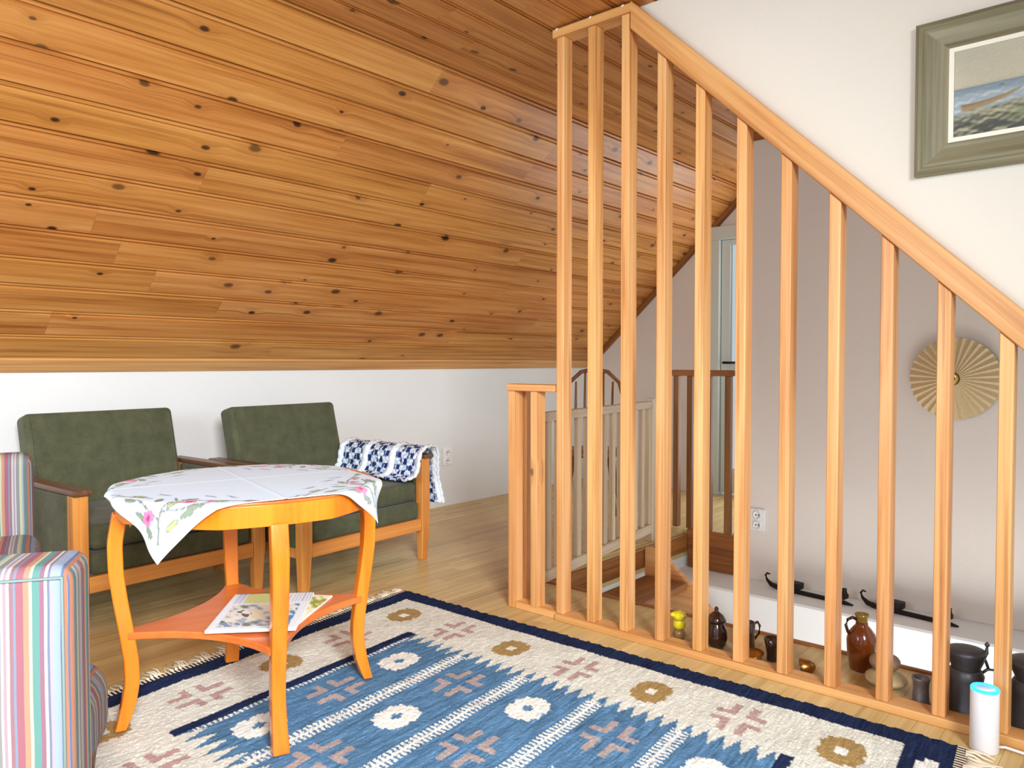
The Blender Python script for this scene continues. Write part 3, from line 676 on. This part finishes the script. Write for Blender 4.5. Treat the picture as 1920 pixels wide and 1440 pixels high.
# ================================================================== PAINTING
def painting():
    w, h, fw = .56, .42, .085; xw = 2.397; yl = .562; zc = 1.732
    root = thing('painting', 'framed seascape painting of a rowing boat on a stony shore', 'painting', (xw, yl-w/2, zc), 0)
    # profile of the moulding: (inset from the outer edge, height off the wall)
    pf = [(0, 0), (0, .022), (.010, .030), (.018, .030), (.022, .025), (.030, .026), (.068, .014), (.078, .016), (.083, .012), (.083, 0)]
    def side(L):
        mb = MB(); vs = [(-L/2+i, i, d) for i, d in pf]+[(L/2-i, i, d) for i, d in pf]; n = len(pf)
        mb.add(vs, [tuple(range(n)), tuple(range(2*n-1, n-1, -1))]+[(i, i+n, (i+1) % n+n, (i+1) % n) for i in range(n)]); return mb
    # local frame: X along -Y world (left to right seen), Y up, Z out of the wall (-X world)
    base = Matrix(((0, 0, -1, 0), (-1, 0, 0, 0), (0, 1, 0, 0), (0, 0, 0, 1)))
    for L, rot, off in ((w, 0, (0, -h/2)), (w, PI, (0, h/2)), (h, PI/2, (w/2, 0)), (h, -PI/2, (-w/2, 0))):
        o = side(L).build('frame_side', M['frame'], root); o.matrix_local = base @ Matrix.Translation((off[0], off[1], 0)) @ Matrix.Rotation(rot, 4, 'Z')
    iw, ih = w-2*.082, h-2*.082; ln = MB()
    for a, b, c, d in ((-iw/2, iw/2, -ih/2, -ih/2+.012), (-iw/2, iw/2, ih/2-.012, ih/2), (-iw/2, -iw/2+.012, -ih/2+.012, ih/2-.012), (iw/2-.012, iw/2, -ih/2+.012, ih/2-.012)): ln.box(a, b, c, d, .001, .013)
    o = ln.build('liner', M['liner'], root); o.matrix_local = base
    n, m = 150, 110; x = np.linspace(-iw/2+.011, iw/2-.011, n); y = np.linspace(-ih/2+.011, ih/2-.011, m); X, Y = np.meshgrid(x, y, indexing='ij')
    u, v = (X-x[0])/(x[-1]-x[0]), (Y-y[0])/(y[-1]-y[0]); C = np.empty(X.shape+(3,)); nz = sum(np.sin(u*a+v*b+c)*d for a, b, c, d in [(7, 19, 1, .5), (23, -31, 2, .45), (41, 53, .3, .35), (-37, 69, 4, .3), (85, -97, 1, .3)])
    nn = rng.standard_normal(X.shape)
    def lay(m, c, al=1.0):
        k = (m*al)[..., None]; C[:] = C*(1-k)+c*k
    st = lambda x, e=.012: 1/(1+np.exp(-x/e))
    w2 = sum(np.sin(u*a_+v*b_+c_)*d_ for a_, b_, c_, d_ in [(13, 61, 2, .5), (29, -83, 1, .4), (57, 121, .5, .4), (-91, 67, 3, .3)])
    C[:] = L3(184, 178, 158); lay(st(np.sin(u*9+v*4)+.4*nz-.2, .5), L3(198, 190, 166), .7); lay(st(v-.86+.05*nz, .1), L3(168, 166, 154), .6)
    hz = .545+.02*u; lay(st(hz-v), L3(152, 166, 176)); lay(st(w2-.35, .15)*(v < hz), L3(186, 196, 200), .8); lay(st(hz-v)*st(v-hz+.07), L3(118, 134, 148), .85); lay(st(.010-np.abs(v-hz), .004), L3(104, 120, 130), .8)
    sh = .24+.22*np.clip(u, 0, .7)+.035*nz+.02*w2; m = st(sh-v); lay(m, L3(140, 138, 116)); lay(m*st(w2-.3, .1), L3(176, 172, 150), .85); lay(m*st(-.35-nz, .1), L3(84, 86, 80), .85); lay(m*st(-.6-w2, .1), L3(60, 64, 62), .7)
    lay(st(.20+.16*u-v+.03*nz)*st(u-.42, .05)*st(v-.10), L3(116, 136, 96), .85); lay(st(.10-v+.03*nz)*st(u-.5, .05), L3(180, 176, 146), .8); lay(st(.13-v+.02*w2)*st(.55-u, .06)*st(.2-nz, .2), L3(76, 80, 78), .85)
    bx = (u-.05)/.37; bt_ = .335+.11*bx**2; inb = st(bx, .01)*st(1-bx, .01)
    lay(inb*st(v-bt_+.045*np.sqrt(np.clip(1-bx, 0, 1)), .004)*st(bt_+.035*(1-bx*.6)-v, .004), L3(158, 134, 98)); lay(inb*st(v-bt_-.012, .004)*st(bt_+.033*(1-bx*.6)-v, .004), L3(112, 102, 78), .9)
    lay(st(.014-np.abs(u-.30), .004)*st(.008-np.abs(v-.52+.3*(u-.3)), .003), L3(70, 78, 84), .7)
    C = np.clip(C*(1+.035*nn[..., None]), 0, 1)
    o = grid_obj('canvas', np.stack([X, Y, np.full(X.shape, .006)], -1), C, M['paint'], root, .002); o.matrix_local = base
painting()

# ================================================================== WALL FITTINGS
def sconce():
    root = thing('wall_sconce', 'round pleated straw wall sconce with a brass centre', 'lamp', (XS, .78, .925), 0)
    base = Matrix(((0, 0, -1, 0), (-1, 0, 0, 0), (0, 1, 0, 0), (0, 0, 0, 1)))
    n = 34; Rr = .192; vs = []; fs = []; rings = (.03, .08, .13, .17, Rr)
    for j, r in enumerate(rings):
        for i in range(2*n):
            a = PI*i/n; amp = .011*(r/Rr); zz = .03+(.05*(1-r/Rr))+(amp if i % 2 else -amp); vs.append((r*math.cos(a), r*math.sin(a), zz))
    N = 2*n
    for j in range(len(rings)-1):
        for i in range(N): fs.append((j*N+i, j*N+(i+1) % N, (j+1)*N+(i+1) % N, (j+1)*N+i))
    o = MB().add(vs, fs).build('pleated_shade', M['straw'], root, fix=False); o.matrix_local = base; s_ = o.modifiers.new('solid', 'SOLIDIFY'); s_.thickness = .002
    o = MB().lathe([(.03, .001), (.03, .012), (.018, .018), (.014, .05), (.026, .085), (.03, .1), (.022, .108), (.012, .10)], 24).build('holder', M['brass'], root); o.matrix_local = base
    o = MB().lathe([(.001, .094), (.012, .1), (.016, .115), (.012, .128), (.002, .134)], 16).build('bulb', M['dark'], root); o.matrix_local = base
sconce()
def outlet(label, loc, ax):
    root = thing('wall_socket', label, 'socket', loc, ax)   # local: faces -Y
    MB().box(-.042, .042, -.012, 0, -.062, .062).build('plate', M['plastic'], root, .004, 3)
    for z in (-.028, .028):
        f = MB().lathe([(.024, 0), (.0236, .006), (.0195, .006), (.018, .0012), (.001, .001)], 24, Matrix.Translation((0, -.012, z)) @ Matrix.Rotation(PI/2, 4, 'X'), cap0=False, cap1=False).build('socket_face', M['plastic'], root)
        h = MB()
        for x in (-.008, .008): h.lathe([(.0038, 0), (.0038, .002)], 10, Matrix.Translation((x, -.0128, z)) @ Matrix.Rotation(PI/2, 4, 'X'))
        h.build('pin_hole', M['dark'], f)
outlet('white double wall socket on the stairwell wall', (XS, 1.745, .12), -PI/2)
outlet('white double wall socket low on the knee wall', (3.72, YK, .345), 0)

# ================================================================== THINGS ON THE SHELF BEHIND THE BALUSTERS
def lathe_part(name, prof, mat, root, n=32, **k): return MB().lathe(prof, n, **k).build(name, mat, root)
t_ = thing('figurine', 'small yellow figurine on a smoky crystal foot', 'figurine', (2.456, 1.331, 0))
MB().lathe([(.014, 0), (.024, .018), (.02, .036), (.012, .040)], 6).build('foot', M['clear'], t_)
fg = MB()
fg.lathe([(.001, .040), (.016, .042), (.020, .054), (.018, .068), (.012, .078), (.001, .08)], 16)
fg.lathe([(.001, .070), (.016, .074), (.022, .086), (.018, .099), (.001, .104)], 16, Matrix.Translation((-.004, -.002, 0)))
for a in (.3, 2.6, 4.2): fg.lathe([(.001, -.008), (.008, -.004), (.009, .003), (.001, .009)], 10, Matrix.Translation((.02*math.cos(a)-.004, .02*math.sin(a), .092)))
fo = fg.build('body', M['yellow'], t_); fo.scale = (1.2, 1.2, 1.06); fo.location.z = -.0024
t_ = thing('lidded_jug', 'dark brown glazed jug with a knobbed lid', 'jug', (2.474, 1.196, 0))
lathe_part('body', [(.022, 0), (.034, .014), (.039, .04), (.036, .066), (.027, .086), (.024, .096)], M['glaze_dark'], t_)
lathe_part('lid', [(.033, .094), (.034, .10), (.024, .116), (.010, .127), (.006, .131), (.008, .138), (.004, .144), (.001, .145)], M['glaze_dark'], t_)
MB().tube([(-.03, .02, .09), (-.05, .03, .075), (-.05, .03, .045), (-.033, .02, .03)], .005, 8).build('handle', M['glaze_dark'], t_)
t_ = thing('mug', 'dark brown glazed mug with a curled handle behind a baluster', 'mug', (2.52, 1.108, 0))
lathe_part('body', [(.028, 0), (.032, .01), (.030, .05), (.032, .098), (.029, .098), (.027, .05), (.027, .012), (.001, .011)], M['glaze_dark'], t_, cap1=False)
MB().tube([(.026, -.016, .088), (.04, -.025, .094), (.048, -.03, .08), (.046, -.028, .052), (.03, -.018, .034)], .0045, 8).build('handle', M['glaze_dark'], t_)
t_ = thing('cup', 'small dark brown cup with a flared rim', 'cup', (2.49, 1.0, 0))
lathe_part('body', [(.018, 0), (.02, .004), (.019, .02), (.024, .05), (.029, .074), (.027, .075), (.022, .05), (.016, .02), (.001, .018)], M['glaze_dark'], t_, cap1=False)
t_ = thing('bowl', 'shallow golden bowl lying beside the dark cup', 'bowl', (2.44, 1.045, .002))
o = lathe_part('body', [(.014, 0), (.026, .01), (.036, .028), (.0345, .029), (.025, .012), (.001, .004)], M['copper'], t_, cap1=False); o.rotation_euler = (0, R(-8), 0)
t_ = thing('bell', 'little brass bell lying on its side', 'bell', (2.455, .868, .024))
o = lathe_part('body', [(.001, .022), (.010, .020), (.020, .008), (.0255, -.012), (.028, -.022), (.026, -.0225), (.0235, -.012), (.018, .006), (.001, .016)], M['copper'], t_, cap0=False, cap1=False); o.rotation_euler = (R(78), 0, R(18))
o2 = MB().tube([(.0272*math.cos(2*PI*i/24), .0272*math.sin(2*PI*i/24), -.0222) for i in range(24)], .0016, 6, closed=True).build('rim', M['glaze_dark'], t_); o2.rotation_euler = o.rotation_euler
t_ = thing('stoneware_jug', 'brown glazed stoneware jug with an olive neck and one handle', 'jug', (2.607, .752, 0))
lathe_part('body', [(.033, 0), (.036, .004), (.044, .06), (.046, .095), (.041, .118), (.028, .136), (.019, .146), (.0175, .16)], M['glaze'], t_)
lathe_part('neck', [(.0178, .158), (.0195, .172), (.0225, .182), (.0195, .183), (.016, .165), (.001, .16)], M['glaze_olive'], t_, cap1=False, cap0=False)
hd = Vector((-.655, .755, 0))
MB().tube([tuple(hd*a)+() if False else (hd.x*a, hd.y*a, z) for a, z in ((.016, .163), (.03, .171), (.046, .164), (.052, .146), (.045, .124), (.036, .112))], [.0055, .0055, .005, .005, .005, .0055], 8).build('handle', M['glaze_dark'], t_)
def stone(label, loc, rx, ry, rz, mat, rot):
    bm = bmesh.new(); bmesh.ops.create_icosphere(bm, subdivisions=3, radius=1)
    for v in bm.verts: v.co *= 1+.06*math.sin(v.co.x*3+1)*math.cos(v.co.y*2.5)+.03*math.sin(v.co.z*5)
    for v in bm.verts: v.co = Vector((v.co.x*rx, v.co.y*ry, v.co.z*rz))
    zmin = min(v.co.z for v in bm.verts)
    for v in bm.verts: v.co.z -= zmin
    me = bpy.data.meshes.new('stone'); bm.to_mesh(me); bm.free()
    for p in me.polygons: p.use_smooth = True
    me.materials.append(mat); o = bpy.data.objects.new('stone', me); COL.objects.link(o); o.location = loc; o.rotation_euler = (0, 0, rot); tag(o, label, 'stone')
stone('flat pale stone lying under the rounder grey one', (2.522, .655, 0), .066, .062, .021, M['stone2'], .4)
stone('rounded grey brown stone resting on the flat pale one', (2.535, .662, .041), .053, .046, .026, M['stone'], .2)
t_ = thing('beaker', 'small blotched pewter beaker', 'beaker', (2.445, .54, 0))
lathe_part('body', [(.026, 0), (.027, .006), (.023, .014), (.021, .05), (.022, .07), (.025, .078), (.025, .083), (.022, .083), (.019, .06), (.001, .02)], M['pewter2'], t_, cap1=False)
def tankard(label, loc, k, kx, rot):
    t_ = thing('tankard', label, 'tankard', loc, rot, 'pewter tankards')
    lathe_part('body', [(.048*k, 0), (.049*k, .008), (.045*k, .014), (.045*k, .10), (.047*k, .112), (.041*k, .124), (.038*k, .13)], M['pewter'], t_)
    lathe_part('lid', [(.037*k, .126), (.037*k, .134), (.044*k, .152), (.051*k, .172), (.052*k, .178), (.047*k, .184), (.03*k, .187), (.001, .188)], M['pewter'], t_)
    d = kx
    MB().tube([(d*.047*k, 0, .115), (d*.062*k, 0, .125), (d*.085*k, 0, .122), (d*.092*k, 0, .09), (d*.078*k, 0, .055), (d*.06*k, 0, .04), (d*.046*k, 0, .036)], .0042, 8).build('handle', M['pewter'], t_)
    th = MB().tube([(d*.048*k, 0, .160), (d*.056*k, 0, .150), (d*.064*k, 0, .128)], .0042, 8)
    th.tube([(d*.05*k, 0, .158), (d*.058*k, 0, .172), (d*.06*k, 0, .19)], [.004, .006, .003], 8); th.lathe([(.001, -.007), (.006, -.003), (.0065, .003), (.001, .009)], 10, Matrix.Translation((d*.06*k, 0, .195)))
    th.build('thumbpiece', M['pewter'], t_)
    for a in (PI*.25, PI, PI*1.7): pass
tankard('dark pewter lidded tankard whose handle shows against the white wall', (2.475, .432, 0), 1.0, 1, R(-49))
tankard('taller dark pewter tankard at the right edge behind the last baluster', (2.50, .275, 0), 1.16, 1, R(-49))
# smart speaker on the floor in front of the balustrade
t_ = thing('smart_speaker', 'white cylindrical smart speaker with a glowing blue light ring', 'speaker', (2.268, .352, 0))
lathe_part('body', [(.031, 0), (.033, .003), (.033, .155), (.032, .159)], M['speaker'], t_, 40)
lathe_part('light_ring', [(.0325, .1555), (.033, .160), (.031, .1635), (.0268, .1635), (.0262, .160)], M['led'], t_, 40)
lathe_part('top_plate', [(.0261, .156), (.0261, .1605), (.001, .161)], M['plastic'], t_, 32)
MB().tube([(.01, -.028, .012), (.014, -.045, .016), (.02, -.09, .010), (.03, -.16, .006), (.02, -.26, .006), (.03, -.42, .006)], .0032, 8).build('cable', M['plastic'], t_)
# antique skates on the ledge
def skate(label, toe, heel):
    a = Vector(toe); b = Vector(heel); L = (b-a).length; ang = math.atan2(b.y-a.y, b.x-a.x)
    t_ = thing('ice_skate', label, 'skate', (a.x, a.y, toe[2]), ang, 'antique iron ice skates')
    MB().tube([(-.01, 0, .072), (-.024, 0, .076), (-.034, 0, .062), (-.026, 0, .04), (0, 0, .018), (.05, 0, .008), (L*.5, 0, .007), (L*.9, 0, .007), (L, 0, .004)], [(.004, .003), (.004, .004), (.004, .005), (.004, .006), (.007, .011), (.007, .012), (.007, .012), (.007, .010), (.003, .003)], 4, False, [(-1, -1), (1, -1), (1, 1), (-1, 1)]).build('blade', M['iron'], t_)
    MB().prism([(.05, -.018), (.12, -.034), (.17, -.03), (.175, 0), (.17, .03), (.12, .034), (.05, .018)], 'z', .026, .058).build('sole_plate', M['iron'], t_, .006)
    MB().prism([(L*.78, -.022), (L*.92, -.026), (L*.93, .026), (L*.78, .022)], 'z', .026, .052).build('heel_plate', M['iron'], t_, .006)
    [MB().box(x-.006, x+.006, -.006, .006, .012, .030).build('stanchion', M['iron'], t_) for x in (.08, .14, L*.85)]
    MB().lathe([(.012, 0), (.014, .012), (.010, .03), (.013, .036), (.001, .04)], 12, Matrix.Translation((L*.9, 0, .043))).build('heel_stud', M['iron'], t_)
skate('antique iron ice skate on the white ledge, further from the camera', (4.02, 1.625, -.219), (3.98, 1.19, -.219))
skate('antique iron ice skate with a curled toe on the ledge, nearer the tankards', (4.025, 1.135, -.219), (3.975, .725, -.219))
# spindle-back chair beyond the stairwell
def windsor():
    t_ = thing('spindle_chair', 'brown bow backed spindle chair beyond the stair opening', 'chair', (3.93, 2.75, 0), R(-58+8))
    MB().lathe([(.17, .42), (.2, .43), (.205, .45), (.19, .46), (.001, .452)], 28).build('seat', M['brown_x'], t_)
    for sx in (-1, 1):
        for y in (-1, 1): MB().tube([(sx*.12, y*.12, .43), (sx*.175, y*.175, 0)], [.016, .012], 10).build('leg', M['brown_z'], t_)
    bow = [(-.165*1.0, -.14-.0, .445), (-.185, -.17, .60), (-.18, -.19, .76), (-.15, -.2, .88), (-.08, -.21, .945), (0, -.213, .962), (.08, -.21, .945), (.15, -.2, .88), (.18, -.19, .76), (.185, -.17, .60), (.165, -.14, .445)]
    MB().tube(bow, .012, 10, up=(0, 1, 0)).build('bow', M['brown_z'], t_)
    for x in (-.11, -.055, 0, .055, .11):
        zt = .962-.09*(x/.12)**2; MB().tube([(x*.9, -.14, .445), (x, -.172, .68), (x, -.205, zt)], [.007, .009, .006], 8).build('spindle', M['brown_z'], t_)
windsor()
